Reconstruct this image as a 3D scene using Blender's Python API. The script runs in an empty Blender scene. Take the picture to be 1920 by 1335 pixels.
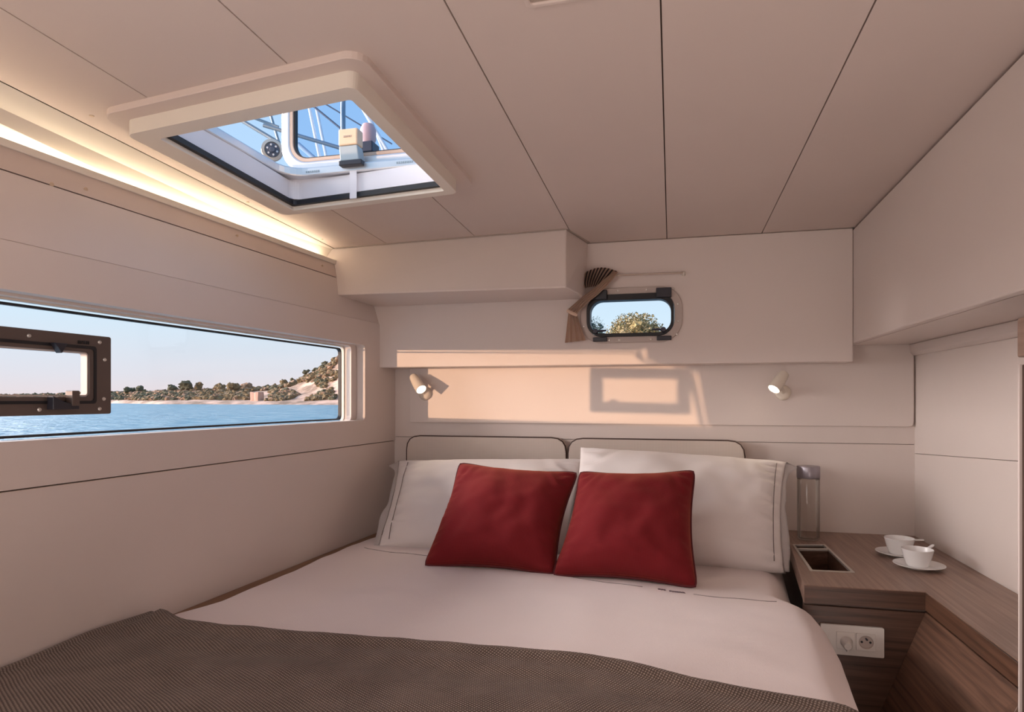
import bpy, bmesh, math, random
import numpy as np
from mathutils import Vector, Matrix, noise
random.seed(4); np.random.seed(4)
sc = bpy.context.scene
COL = sc.collection
EZ = 1.35                       # eye height above the cabin floor: everything below is written relative to the eye
YAW = math.radians(13.9)

# ---------------------------------------------------------------- camera, world, sun, big lights, exposure
cam = bpy.data.cameras.new('camera'); co = bpy.data.objects.new('camera', cam); COL.objects.link(co)
cam.sensor_width = 36; cam.lens = 1209/1920*36; cam.shift_y = (748-667.5)/1920
cam.clip_start = 0.02; cam.clip_end = 5000
co.location = (0, 0, EZ); co.rotation_euler = (math.pi/2, 0, YAW)
sc.camera = co
sc.view_settings.view_transform = 'Standard'; sc.view_settings.look = 'None'
sc.view_settings.exposure = 0.0; sc.view_settings.gamma = 1.0
sc.view_settings.use_curve_mapping = False

w = bpy.data.worlds.new('sky'); sc.world = w; w.use_nodes = True
nt = w.node_tree; nt.nodes.clear()
tc = nt.nodes.new('ShaderNodeTexCoord'); sp = nt.nodes.new('ShaderNodeSeparateXYZ')
rp = nt.nodes.new('ShaderNodeValToRGB'); bg = nt.nodes.new('ShaderNodeBackground'); ou = nt.nodes.new('ShaderNodeOutputWorld')
nt.links.new(tc.outputs['Generated'], sp.inputs[0]); nt.links.new(sp.outputs['Z'], rp.inputs[0])
nt.links.new(rp.outputs[0], bg.inputs[0]); nt.links.new(bg.outputs[0], ou.inputs[0])
E_ = rp.color_ramp.elements
E_[0].position = 0.0; E_[0].color = (.78, .68, .70, 1)
E_[1].position = 1.0; E_[1].color = (.24, .45, .80, 1)
for p, c in ((.035, (.72, .72, .78)), (.12, (.62, .78, .90)), (.30, (.46, .66, .90)), (.6, (.33, .56, .86))):
    e = E_.new(p); e.color = (*c, 1)
bg.inputs[1].default_value = 1.12

SUN = Vector((.715, 1.0, -.0135)).normalized()           # direction the sunset light travels
sl = bpy.data.lights.new('sun', 'SUN'); so = bpy.data.objects.new('sun', sl); COL.objects.link(so)
sl.energy = 2.75; sl.color = (1, .62, .38); sl.angle = math.radians(.5)
so.rotation_euler = SUN.to_track_quat('-Z', 'Y').to_euler(); so.location = (-6, -6, 4)

g = bpy.data.lights.new('window_side_fill', 'SUN'); go = bpy.data.objects.new('window_side_fill', g); COL.objects.link(go)
g.energy = 24; g.color = (1, .91, .87); g.angle = math.radians(76)          # wide fill sun added to brighten the room from the window side
go.rotation_euler = Vector((1, .05, .06)).to_track_quat('-Z', 'Y').to_euler(); go.location = (-6, 0, 2)

def area(name, loc, target, sx, sy, power, color):
    l = bpy.data.lights.new(name, 'AREA'); o = bpy.data.objects.new(name, l); COL.objects.link(o)
    l.shape = 'RECTANGLE'; l.size = sx; l.size_y = sy; l.energy = power; l.color = color
    loc = Vector(loc); o.location = loc + Vector((0, 0, EZ))
    o.rotation_euler = (Vector(target) - loc).to_track_quat('-Z', 'Y').to_euler()
    return o
area('low_upward_fill', (.25, -.45, -.95), (.18, -.02, .35), 1.3, 1.2, 17, (1, .84, .77))  # unseen fill added low behind the camera, facing up to brighten the ceiling
area('overhead_fill', (-.15, -.55, .58), (-.15, -.3, -1), .7, .5, 2, (1, .86, .80))  # unseen downward fill added behind the camera, no fitting modelled
area('aft_side_fill', (-1.16, -.35, .10), (.75, 1.7, .05), 1.1, .55, 12, (1, .93, .88))  # unseen fill added to brighten the right side, no window there

# ---------------------------------------------------------------- materials
def new_mat(name):
    m = bpy.data.materials.new(name); m.use_nodes = True
    return m, m.node_tree, m.node_tree.nodes['Principled BSDF']
def mat(name, col, rough=.5, metal=0, bump=0, bscale=60, var=0, vscale=8, spec=.5, sheen=0, stint=(1, 1, 1), emit=None, es=0):
    m, t, b = new_mat(name)
    b.inputs['Base Color'].default_value = (*col, 1); b.inputs['Roughness'].default_value = rough
    b.inputs['Metallic'].default_value = metal; b.inputs['Specular IOR Level'].default_value = spec
    if sheen:
        b.inputs['Sheen Weight'].default_value = sheen; b.inputs['Sheen Tint'].default_value = (*stint, 1); b.inputs['Sheen Roughness'].default_value = .4
    tcn = t.nodes.new('ShaderNodeTexCoord')
    if var:
        n = t.nodes.new('ShaderNodeTexNoise'); n.inputs['Scale'].default_value = vscale; n.inputs['Detail'].default_value = 4
        t.links.new(tcn.outputs['Object'], n.inputs['Vector'])
        r = t.nodes.new('ShaderNodeValToRGB'); r.color_ramp.elements[0].position = .3; r.color_ramp.elements[1].position = .7
        r.color_ramp.elements[0].color = (*[c*(1-var) for c in col], 1); r.color_ramp.elements[1].color = (*[min(1, c*(1+var)) for c in col], 1)
        t.links.new(n.outputs['Fac'], r.inputs[0]); t.links.new(r.outputs[0], b.inputs['Base Color'])
    if bump:
        n2 = t.nodes.new('ShaderNodeTexNoise'); n2.inputs['Scale'].default_value = bscale; n2.inputs['Detail'].default_value = 3
        t.links.new(tcn.outputs['Object'], n2.inputs['Vector'])
        bn = t.nodes.new('ShaderNodeBump'); bn.inputs['Strength'].default_value = bump; bn.inputs['Distance'].default_value = .002
        t.links.new(n2.outputs['Fac'], bn.inputs['Height']); t.links.new(bn.outputs[0], b.inputs['Normal'])
    if emit:
        b.inputs['Emission Color'].default_value = (*emit, 1); b.inputs['Emission Strength'].default_value = es
    return m
def wood(name, c0, c1, axis, rough=.4, sc_=26, spec=.5):
    m, t, b = new_mat(name)
    tcn = t.nodes.new('ShaderNodeTexCoord'); mp = t.nodes.new('ShaderNodeMapping')
    s = [sc_*2.2]*3; s[axis] = sc_*.07
    mp.inputs['Scale'].default_value = s
    t.links.new(tcn.outputs['Object'], mp.inputs[0])
    n = t.nodes.new('ShaderNodeTexNoise'); n.inputs['Scale'].default_value = 1.6; n.inputs['Detail'].default_value = 7; n.inputs['Roughness'].default_value = .62; n.inputs['Distortion'].default_value = .5
    t.links.new(mp.outputs[0], n.inputs['Vector'])
    r = t.nodes.new('ShaderNodeValToRGB'); e = r.color_ramp.elements
    e[0].position = .34; e[0].color = (*c0, 1); e[1].position = .66; e[1].color = (*c1, 1)
    t.links.new(n.outputs['Fac'], r.inputs[0]); t.links.new(r.outputs[0], b.inputs['Base Color'])
    b.inputs['Roughness'].default_value = rough; b.inputs['Specular IOR Level'].default_value = spec
    bn = t.nodes.new('ShaderNodeBump'); bn.inputs['Strength'].default_value = .12; bn.inputs['Distance'].default_value = .001
    t.links.new(n.outputs['Fac'], bn.inputs['Height']); t.links.new(bn.outputs[0], b.inputs['Normal'])
    return m
def woven(name, c0, c1, su, sv, rough=.9, bump=.5, sheen=0, stint=(1, 1, 1), ang=0, diag=False):
    # two crossed wave patterns over the cloth's own UV coordinates (in metres)
    m, t, b = new_mat(name)
    tcn = t.nodes.new('ShaderNodeTexCoord'); mp = t.nodes.new('ShaderNodeMapping'); mp.inputs['Rotation'].default_value = (0, 0, ang)
    t.links.new(tcn.outputs['UV'], mp.inputs[0])
    out = []
    for d, s in (('X', su), ('Y', sv)):
        wv = t.nodes.new('ShaderNodeTexWave'); wv.bands_direction = d; wv.inputs['Scale'].default_value = s
        wv.inputs['Distortion'].default_value = .6; wv.inputs['Detail'].default_value = 1; wv.inputs['Detail Scale'].default_value = 2
        t.links.new(mp.outputs[0], wv.inputs['Vector']); out.append(wv)
    mu = t.nodes.new('ShaderNodeMath'); mu.operation = 'MULTIPLY'
    t.links.new(out[0].outputs['Fac'], mu.inputs[0]); t.links.new(out[1].outputs['Fac'], mu.inputs[1])
    n = t.nodes.new('ShaderNodeTexNoise'); n.inputs['Scale'].default_value = 14; n.inputs['Detail'].default_value = 4
    t.links.new(tcn.outputs['UV'], n.inputs['Vector'])
    ad = t.nodes.new('ShaderNodeMath'); ad.operation = 'MULTIPLY_ADD'; ad.inputs[1].default_value = .35; 
    t.links.new(n.outputs['Fac'], ad.inputs[0]); t.links.new(mu.outputs[0], ad.inputs[2])
    r = t.nodes.new('ShaderNodeValToRGB'); e = r.color_ramp.elements
    e[0].position = .15; e[0].color = (*c0, 1); e[1].position = .85; e[1].color = (*c1, 1)
    t.links.new(ad.outputs[0], r.inputs[0]); t.links.new(r.outputs[0], b.inputs['Base Color'])
    bn = t.nodes.new('ShaderNodeBump'); bn.inputs['Strength'].default_value = bump; bn.inputs['Distance'].default_value = .0015
    t.links.new(mu.outputs[0], bn.inputs['Height']); t.links.new(bn.outputs[0], b.inputs['Normal'])
    b.inputs['Roughness'].default_value = rough; b.inputs['Specular IOR Level'].default_value = .15
    if sheen:
        b.inputs['Sheen Weight'].default_value = sheen; b.inputs['Sheen Tint'].default_value = (*stint, 1); b.inputs['Sheen Roughness'].default_value = .35
    return m
def glass(name, tint=(1, 1, 1), fr=1.0):
    m = bpy.data.materials.new(name); m.use_nodes = True; t = m.node_tree; t.nodes.clear()
    o = t.nodes.new('ShaderNodeOutputMaterial'); mx = t.nodes.new('ShaderNodeMixShader'); tr = t.nodes.new('ShaderNodeBsdfTransparent')
    gl = t.nodes.new('ShaderNodeBsdfGlossy'); f = t.nodes.new('ShaderNodeFresnel'); f.inputs[0].default_value = 1.45
    tr.inputs[0].default_value = (*tint, 1); gl.inputs['Roughness'].default_value = .02
    ml = t.nodes.new('ShaderNodeMath'); ml.operation = 'MULTIPLY'; ml.inputs[1].default_value = fr
    t.links.new(f.outputs[0], ml.inputs[0]); t.links.new(ml.outputs[0], mx.inputs[0])
    t.links.new(tr.outputs[0], mx.inputs[1]); t.links.new(gl.outputs[0], mx.inputs[2]); t.links.new(mx.outputs[0], o.inputs[0])
    return m

CREAM = (.715, .628, .585)
M = dict(
    cream=mat('cream_laminate', CREAM, .42, bump=.05, bscale=220, var=.015, vscale=3, spec=.35),
    ceil=mat('ceiling_vinyl', (.66, .555, .505), .55, bump=.06, bscale=260, var=.015, vscale=3, spec=.3),
    white=mat('white_moulding', (.78, .72, .64), .35, spec=.4),
    shaft=mat('shaft_gelcoat', (.74, .72, .76), .4),
    groove=mat('dark_joint', (.16, .12, .10), .8),
    black=mat('black_rubber', (.006, .006, .009), .5),
    bronze=mat('bronze_frame', (.115, .085, .075), .4, metal=.25, bump=.05),
    darkplastic=mat('dark_plastic', (.02, .02, .03), .4),
    alu=mat('brushed_aluminium', (.72, .72, .74), .32, metal=.75, bump=.05),
    alusand=mat('inner_seal', (.42, .34, .29), .5),
    steel=mat('steel_rim', (.62, .58, .54), .35, metal=.7),
    beige=mat('beige_plastic', (.62, .47, .34), .5),
    greyblue=mat('grey_plastic', (.30, .36, .40), .5),
    plate=mat('porthole_plate', (.50, .42, .38), .4),
    socket=mat('socket_plastic', (.72, .68, .64), .35),
    porcelain=mat('porcelain', (.80, .78, .77), .18),
    lampwhite=mat('lamp_white', (.78, .70, .60), .4),
    lens=mat('lamp_lens', (1, .95, .85), .3, emit=(1, .90, .74), es=9),
    led=mat('led_tape', (1, .9, .7), .5, emit=(1, .87, .66), es=15),
    gold=mat('rod_brass', (.55, .45, .38), .35, metal=.5),
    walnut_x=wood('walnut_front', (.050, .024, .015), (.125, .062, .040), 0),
    walnut_top=wood('walnut_worktop', (.200, .118, .088), (.33, .215, .165), 1, rough=.38),  # worktop's reflected light is put into this paler colour
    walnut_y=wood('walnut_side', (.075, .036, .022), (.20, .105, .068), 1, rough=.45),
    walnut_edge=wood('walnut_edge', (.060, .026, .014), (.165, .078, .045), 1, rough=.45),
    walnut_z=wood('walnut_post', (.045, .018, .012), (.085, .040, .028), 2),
    ledge=wood('oak_ledge', (.14, .065, .030), (.25, .125, .06), 1),
    duvet=mat('white_cotton', (.755, .660, .640), .85, bump=.25, bscale=420, spec=.1, sheen=.15),
    pillow=mat('pillow_cotton', (.75, .69, .67), .85, bump=.25, bscale=420, spec=.1, sheen=.15),
    mattress=mat('mattress_ticking', (.6, .56, .53), .9),
    thread=mat('grey_piping', (.22, .18, .17), .8),
    embroid=mat('embroidery_thread', (.16, .11, .13), .8),
    headcloth=woven('headboard_weave', (.56, .475, .42), (.69, .60, .54), 60, 60, bump=.25),
    brownpipe=mat('brown_piping', (.055, .026, .020), .7),
    throw=woven('brown_waffle_weave', (.080, .056, .045), (.30, .225, .185), 62, 62, rough=.95, bump=.9, sheen=.1, ang=.5),
    red=woven('red_wool', (.150, .009, .014), (.225, .022, .024), 130, 130, rough=.9, bump=.4, sheen=.35, stint=(1, .33, .16)),
    redpipe=mat('dark_red_piping', (.10, .008, .012), .8),
    curtain=None,
    bottle=glass('bottle_glass', (.955, .95, .94), .5),
    cap=mat('bottle_cap', (.30, .27, .30), .35, metal=.6),
    glass=glass('window_glass', (.98, .985, .99), .05),
    tint=glass('tinted_acrylic', (.80, .88, .97), .15),
    floor=wood('cabin_floor', (.10, .06, .04), (.2, .12, .08), 1),
    rope=mat('white_rope', (.85, .85, .88), .8),
    wire=mat('dark_wire', (.10, .12, .17), .5),
    rail=mat('grey_rail', (.22, .29, .36), .4, metal=.4),
    pinkfit=mat('pink_fender', (.75, .45, .42), .6),
    blackmetal=mat('dark_fitting', (.03, .03, .05), .4),
)
# gathered curtain: cream cloth, dark gaps between pleats painted on as stripes
m, t, b = new_mat('pleat_gap_curtain')
tcn = t.nodes.new('ShaderNodeTexCoord'); sx_ = t.nodes.new('ShaderNodeSeparateXYZ'); t.links.new(tcn.outputs['UV'], sx_.inputs[0])
mu = t.nodes.new('ShaderNodeMath'); mu.operation = 'MULTIPLY'; mu.inputs[1].default_value = 9.0; t.links.new(sx_.outputs['X'], mu.inputs[0])
fr_ = t.nodes.new('ShaderNodeMath'); fr_.operation = 'FRACT'; t.links.new(mu.outputs[0], fr_.inputs[0])
r = t.nodes.new('ShaderNodeValToRGB'); r.color_ramp.interpolation = 'CONSTANT'
r.color_ramp.elements[0].color = (.62, .46, .36, 1); r.color_ramp.elements[1].position = .62; r.color_ramp.elements[1].color = (.045, .03, .03, 1)
t.links.new(fr_.outputs[0], r.inputs[0]); t.links.new(r.outputs[0], b.inputs['Base Color']); b.inputs['Roughness'].default_value = .9
M['curtain'] = m
M['curtain_plain'] = mat('tan_curtain', (.68, .49, .38), .9, bump=.2, bscale=300)

# ---------------------------------------------------------------- helpers
WL = {}                          # where each object's origin stands (eye-relative)
def fin(o, label=None, cat=None, group=None, kind=None):
    if label: o['label'] = label
    if cat: o['category'] = cat
    if group: o['group'] = group
    if kind: o['kind'] = kind
    return o
def thing(name, loc, label, cat, group=None, kind=None):
    o = bpy.data.objects.new(name, None); COL.objects.link(o); o.empty_display_size = .05
    o.location = loc; WL[o] = Vector(loc)
    return fin(o, label, cat, group, kind)
def struct(name, loc, label):
    return thing(name, loc, label, None, None, 'structure')
def obj(name, bm, m, parent=None, smooth=None, bevel=0, label=None, origin=None, recalc=True):
    if recalc: bmesh.ops.recalc_face_normals(bm, faces=bm.faces)
    off = WL[parent] if parent else Vector(origin or (0, 0, 0))
    bmesh.ops.translate(bm, verts=bm.verts, vec=-off)
    me = bpy.data.meshes.new(name); bm.to_mesh(me); bm.free()
    ms = m if isinstance(m, (list, tuple)) else [m]
    for x in ms: me.materials.append(x)
    o = bpy.data.objects.new(name, me); COL.objects.link(o); WL[o] = off.copy()
    if parent: o.parent = parent
    else: o.location = off
    if smooth is not None:
        me.shade_smooth()
        if smooth < 180: me.set_sharp_from_angle(angle=math.radians(smooth))
    if bevel:
        md = o.modifiers.new('bevel', 'BEVEL'); md.width = bevel; md.segments = 2; md.limit_method = 'ANGLE'; md.angle_limit = math.radians(40)
    if label: o['label'] = label
    return o
def hexa(bm, p):                 # bottom 4 (ccw), top 4
    v = [bm.verts.new(q) for q in p]
    for f in ((0, 3, 2, 1), (4, 5, 6, 7), (0, 1, 5, 4), (1, 2, 6, 5), (2, 3, 7, 6), (3, 0, 4, 7)):
        bm.faces.new([v[i] for i in f])
    return v
def box(bm, x0, x1, y0, y1, z0, z1):
    return hexa(bm, [(x0, y0, z0), (x1, y0, z0), (x1, y1, z0), (x0, y1, z0), (x0, y0, z1), (x1, y0, z1), (x1, y1, z1), (x0, y1, z1)])
def B(*a):
    bm = bmesh.new(); box(bm, *a); return bm
def rrect(x0, x1, y0, y1, r, n=6):
    pts = []
    for cx, cy, a0 in ((x1-r, y1-r, 0), (x0+r, y1-r, 90), (x0+r, y0+r, 180), (x1-r, y0+r, 270)):
        for k in range(n+1):
            a = math.radians(a0+90*k/n); pts.append((cx+r*math.cos(a), cy+r*math.sin(a)))
    return pts
def prism(bm, outer, f, d0, d1, holes=()):
    """solid from a 2-D outline with holes; f(u, v, d) gives the point at depth d"""
    loops = [outer]+list(holes)
    tmp = bmesh.new(); idx = {}
    es = []
    for L in loops:
        vs = [tmp.verts.new((p[0], p[1], 0)) for p in L]
        for i in range(len(vs)): es.append(tmp.edges.new((vs[i], vs[(i+1) % len(vs)])))
    bmesh.ops.triangle_fill(tmp, edges=es, use_beauty=True, normal=(0, 0, 1))
    tmp.verts.index_update()
    P = [(v.co.x, v.co.y) for v in tmp.verts]; F = [[v.index for v in fc.verts] for fc in tmp.faces]
    tmp.free()
    a = [bm.verts.new(f(p[0], p[1], d0)) for p in P]; b2 = [bm.verts.new(f(p[0], p[1], d1)) for p in P]
    for fc in F:
        bm.faces.new([a[i] for i in fc]); bm.faces.new([b2[i] for i in reversed(fc)])
    k = 0
    for L in loops:
        n = len(L)
        for i in range(n):
            i0, i1 = k+i, k+(i+1) % n
            bm.faces.new([a[i0], a[i1], b2[i1], b2[i0]])
        k += n
    return bm
def P(outer, f, d0, d1, holes=()):
    return prism(bmesh.new(), outer, f, d0, d1, holes)
def tube(bm, pts, r, n=8, closed=False, caps=True):
    pts = [Vector(p) for p in pts]; N = len(pts); rings = []
    up = None
    for i, p in enumerate(pts):
        a = pts[(i-1) % N] if (closed or i > 0) else p
        c = pts[(i+1) % N] if (closed or i < N-1) else p
        d = (c-a).normalized()
        if up is None:
            up = Vector((0, 0, 1)) if abs(d.z) < .9 else Vector((1, 0, 0))
        s = d.cross(up).normalized(); up = s.cross(d).normalized()
        rr = r[i] if isinstance(r, (list, tuple)) else r
        rings.append([bm.verts.new(p+(s*math.cos(2*math.pi*k/n)+up*math.sin(2*math.pi*k/n))*rr) for k in range(n)])
    for i in range(N if closed else N-1):
        A, C = rings[i], rings[(i+1) % N]
        for k in range(n): bm.faces.new([A[k], A[(k+1) % n], C[(k+1) % n], C[k]])
    if caps and not closed:
        bm.faces.new(rings[0][::-1]); bm.faces.new(rings[-1])
    return bm
def T(pts, r, n=8, closed=False):
    return tube(bmesh.new(), pts, r, n, closed)
def lathe(bm, prof, loc, axis=(0, 0, 1), n=32, closed=False):
    q = Vector(axis).normalized().to_track_quat('Z', 'Y').to_matrix(); loc = Vector(loc)
    rings = []
    for (r_, z) in prof:
        if r_ < 1e-6: rings.append([bm.verts.new(loc+q @ Vector((0, 0, z)))])
        else: rings.append([bm.verts.new(loc+q @ Vector((r_*math.cos(2*math.pi*k/n), r_*math.sin(2*math.pi*k/n), z))) for k in range(n)])
    L = len(rings)
    for i in range(L if closed else L-1):
        A, C = rings[i], rings[(i+1) % L]
        for k in range(n):
            if len(A) == 1 and len(C) == 1: continue
            if len(A) == 1: bm.faces.new([A[0], C[k], C[(k+1) % n]])
            elif len(C) == 1: bm.faces.new([A[k], A[(k+1) % n], C[0]])
            else: bm.faces.new([A[k], A[(k+1) % n], C[(k+1) % n], C[k]])
    return bm
def LA(prof, loc, axis=(0, 0, 1), n=32, closed=False):
    return lathe(bmesh.new(), prof, loc, axis, n, closed)
def lerp(t_, x):
    if x <= t_[0][0]: return t_[0][1]
    for (a, p), (c, q) in zip(t_, t_[1:]):
        if x <= c: return p+(q-p)*(x-a)/(c-a)
    return t_[-1][1]
def nz(x, y, z=0): return noise.noise(Vector((x, y, z)))

def wx(y): return -1.244+.058*y             # inner face of the hull side
def wl(u, v, d): return (wx(u)-d, u, v)      # (along, up, outboard) -> point on the hull side
def zc(x, y): return .627-.028*y+.0172*min(0, x+.333)
def backf(Y): return lambda u, v, d: (u, Y+d, v)
def flat(u, v, d): return (u, v, d)
def hullprism(prof, y0, y1):                 # section of (outboard, z) points run along the hull side
    bm = bmesh.new()
    a = [bm.verts.new((wx(y0)-o, y0, z)) for o, z in prof]; c = [bm.verts.new((wx(y1)-o, y1, z)) for o, z in prof]
    n = len(prof)
    for i in range(n): bm.faces.new([a[i], a[(i+1) % n], c[(i+1) % n], c[i]])
    bm.faces.new(a[::-1]); bm.faces.new(c)
    return bm

# ---------------------------------------------------------------- room shell
o = obj('floor', B(-1.40, 1.0, -1.4, 2.6, -1.42, -1.35), M['floor']); fin(o, 'brown wooden cabin floor under the berth', kind='structure')
o = obj('wall_front', B(-1.5, 1.0, -1.42, -1.32, -1.40, .75), M['cream']); fin(o, 'cream wall behind the viewer', kind='structure')

# ceiling: backing sheet plus one panel between each pair of joints
HX0, HX1, HY0, HY1 = -1.070, -.55, 1.075, 1.60      # roof hatch opening
ceil = struct('ceiling', (0, 1, .6), 'cream panelled cabin ceiling with thin dark joints')
def sheet(x0, x1, y0, y1, d0, d1, hole=True):
    bm = bmesh.new()
    xs = [x0]+[x for x in ((HX0, HX1) if hole else ()) if x0 < x < x1]+[x1]
    for a, c in zip(xs, xs[1:]):
        inside = hole and a >= HX0-1e-6 and c <= HX1+1e-6
        for y_a, y_b in (((y0, HY0), (HY1, y1)) if inside else ((y0, y1),)):
            p = [(a, y_a), (c, y_a), (c, y_b), (a, y_b)]
            hexa(bm, [(x, y, zc(x, y)+d0) for x, y in p]+[(x, y, zc(x, y)+d1) for x, y in p])
    return bm
o = obj('ceiling_backing', sheet(-1.60, 1.0, -1.42, 2.6, .012, .045), M['groove'], ceil)
J = [-1.2, -.99, -.66, -.333, -.016, .297, .612, .95]
for a, c in zip(J, J[1:]):
    bm = sheet(a+(.0014 if a > -1.2 else 0), c-.0014, -1.35, 2.45, 0, .013)
    obj('ceiling_panel', bm, M['ceil'], ceil)
for x, y in ((-1.158, 1.08), (-1.185, 1.62), (-1.182, 2.02), (-1.06, 1.74)):
    obj('screw', LA([(0, -.0015), (.004, -.0012), (.005, 0), (0, .002)], (x, y, zc(x, y)), n=10), M['beige'], ceil, smooth=40)

# hull side (left wall)
wallL = struct('wall_left', (wx(1), 1, -.5), 'cream hull side wall with long window')
obj('lower_panel', hullprism([(0, -1.35), (.06, -1.35), (.06, -.1715), (0, -.1715)], -1.4, 2.46), M['cream'], wallL, bevel=.001)
obj('joint_strip', hullprism([(.006, -.176), (.05, -.176), (.05, -.166), (.006, -.166)], -1.4, 2.46), M['groove'], wallL)
WZ0, WZ1 = -.079, .2015
def rc(pts_r):                               # rounded polygon from (y, z, radius)
    out = []; n = len(pts_r)
    for i, (y, z, r_) in enumerate(pts_r):
        p = Vector((y, z)); a = Vector(pts_r[i-1][:2]); c = Vector(pts_r[(i+1) % n][:2])
        if r_ == 0: out.append((y, z)); continue
        u = (a-p).normalized(); v = (c-p).normalized()
        for k in range(5):
            s = k/4; q = p+u*r_*(1-s)**2+v*r_*s**2
            out.append((q.x, q.y))
    return out
def whole(y_end, top, bot, sl=0):
    return rc([(.485-sl, bot, 0), (y_end, bot, .018), (y_end, top, .018), (.70-sl, top, 0), (.69-sl, .165, 0), (.545-sl, .115, 0)])
RO = [(-1.4, -.1685), (2.46, -.1685), (2.46, .292), (-1.4, .292)]
obj('window_panel', P(RO, wl, -.003, .030, [whole(2.209, .2015, -.079)]), M['cream'], wallL)
obj('reveal_panel', P(RO, wl, .031, .058, [whole(2.170, .196, -.080, .03)]), M['cream'], wallL)
obj('outer_skin', P(RO, wl, .070, .095, [whole(2.27, .24, -.12, .075)]), M['white'], wallL)
obj('crease_strip', hullprism([(.0015, .291), (.05, .291), (.05, .296), (.0015, .296)], -1.4, 2.46), M['ceil'], wallL)
obj('upper_panel', hullprism([(.000, .2935), (.0425, .4335), (.17, .4335), (.17, .2935)], -1.4, 2.40), M['cream'], wallL)
obj('joint_strip', hullprism([(.047, .430), (.17, .430), (.17, .440), (.049, .440)], -1.4, 2.40), M['groove'], wallL)
for y in (1.18, 1.06):
    pass

# cove light along the hull side
cove = thing('cove_light', (wx(1), 1, .46), 'long warm light strip hidden behind a lip below the ceiling edge', 'cove light')
obj('fascia', hullprism([(.043, .4365), (.064, .488), (.085, .488), (.085, .470), (.17, .470), (.17, .4365)], -1.4, 2.20), M['ceil'], cove)
obj('lip', hullprism([(.058, .4865), (.077, .4885), (.077, .5005), (.058, .5025)], -1.4, 2.20), M['white'], cove, bevel=.002)
bm = bmesh.new(); q = []
for y in (-1.4, 2.20):
    xb = wx(y)-.135; xt = -1.2018
    q += [(xb, y, .462), (xt, y, zc(xt, y)-.001), (xt-.02, y, zc(xt, y)+.010), (xb-.02, y, .462)]
v = [bm.verts.new(p) for p in q]
for f in ((0, 1, 5, 4), (1, 2, 6, 5), (2, 3, 7, 6), (3, 0, 4, 7), (0, 3, 2, 1), (4, 5, 6, 7)): bm.faces.new([v[k] for k in f])
obj('reflector', bm, M['white'], cove)
obj('back_closing', hullprism([(.17, .44), (.19, .44), (.19, .66), (.17, .66)], -1.4, 2.30), M['white'], cove)
obj('light_strip', hullprism([(.0785, .489), (.090, .489), (.090, .4965), (.0785, .4965)], -1.3, 2.075), M['led'], cove)
for y, z, in ((1.13, .452), (1.05, .437), (2.02, .463), (1.60, .466)):
    oo = .043+(z-.4365)/(.488-.4365)*.021
    obj('screw', LA([(0, .002), (.0045, .0015), (.005, 0), (0, -.002)], (wx(y)-oo, y, z), (1, 0, -.4), 10), M['beige'], cove, smooth=40)

# back wall
wallB = struct('wall_back', (0, 2.45, -.5), 'cream back wall behind the pillows')
obj('lower_panel', B(-1.185, 1.0, 2.45, 2.50, -1.35, -.1555), M['cream'], wallB, bevel=.0008)
obj('joint_strip', B(-1.185, 1.0, 2.456, 2.50, -.16, -.151), M['groove'], wallB)
obj('middle_panel', B(-1.185, 1.0, 2.45, 2.50, -.1538, .24), M['cream'], wallB, bevel=.0008)
obj('raised_panel', P(rc([(-1.03, -.094, .01), (.793, -.094, .018), (.793, .20, 0), (-1.03, .20, 0)]), backf(2.45), -.014, .004), M['cream'], wallB, bevel=.003)
obj('outer_skin', B(-1.185, 1.0, 2.505, 2.53, -1.4, .20), M['white'], wallB)

# right wall
wallR = struct('wall_right', (.8, 1.8, -.5), 'cream right wall beside the bedside counter')
obj('lower_panel', P([(1.2, -1.35), (2.46, -1.35), (2.46, -.1865), (1.2, -.117)], lambda u, v, d: (.80+d, u, v), 0, .05), M['cream'], wallR, bevel=.0012)
obj('joint_strip', P([(1.2, -.121), (2.46, -.190), (2.46, -.180), (1.2, -.111)], lambda u, v, d: (.803+d, u, v), 0, .04), M['groove'], wallR)
obj('upper_panel', P([(1.2, -.1155), (2.46, -.185), (2.46, .20), (1.2, .20)], lambda u, v, d: (.80+d, u, v), 0, .05), M['cream'], wallR, bevel=.0012)
obj('rear_panel', B(.80, .85, -1.4, 1.2, -1.35, .70), M['cream'], wallR)
o = obj('trim_2', P([(.80, .184), (.80, .146), (.792, .146), (.782, .156), (.780, .184)], lambda u, v, d: (u, d, v), 1.29, 2.436), M['cream'], bevel=.002)
fin(o, 'slim cream moulding along the top of the right wall', kind='structure')
# post at the right edge
tr = struct('trim_1', (.7, 1.27, -1.35), 'dark walnut post at the right edge of the cabin')
obj('post', B(.5895, .80, 1.235, 1.30, -1.35, .060), M['walnut_z'], tr, bevel=.003)
obj('edge_strip', B(.5855, .5895, 1.2965, 1.301, -1.35, .060), M['cream'], tr)
obj('post_cap', B(.583, .80, 1.235, 1.30, .072, .140), M['walnut_top'], tr, bevel=.003, label='lighter brown block on top of the post')
obj('shadow_joint', B(.594, .80, 1.24, 1.298, .058, .074), M['groove'], tr)

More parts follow.
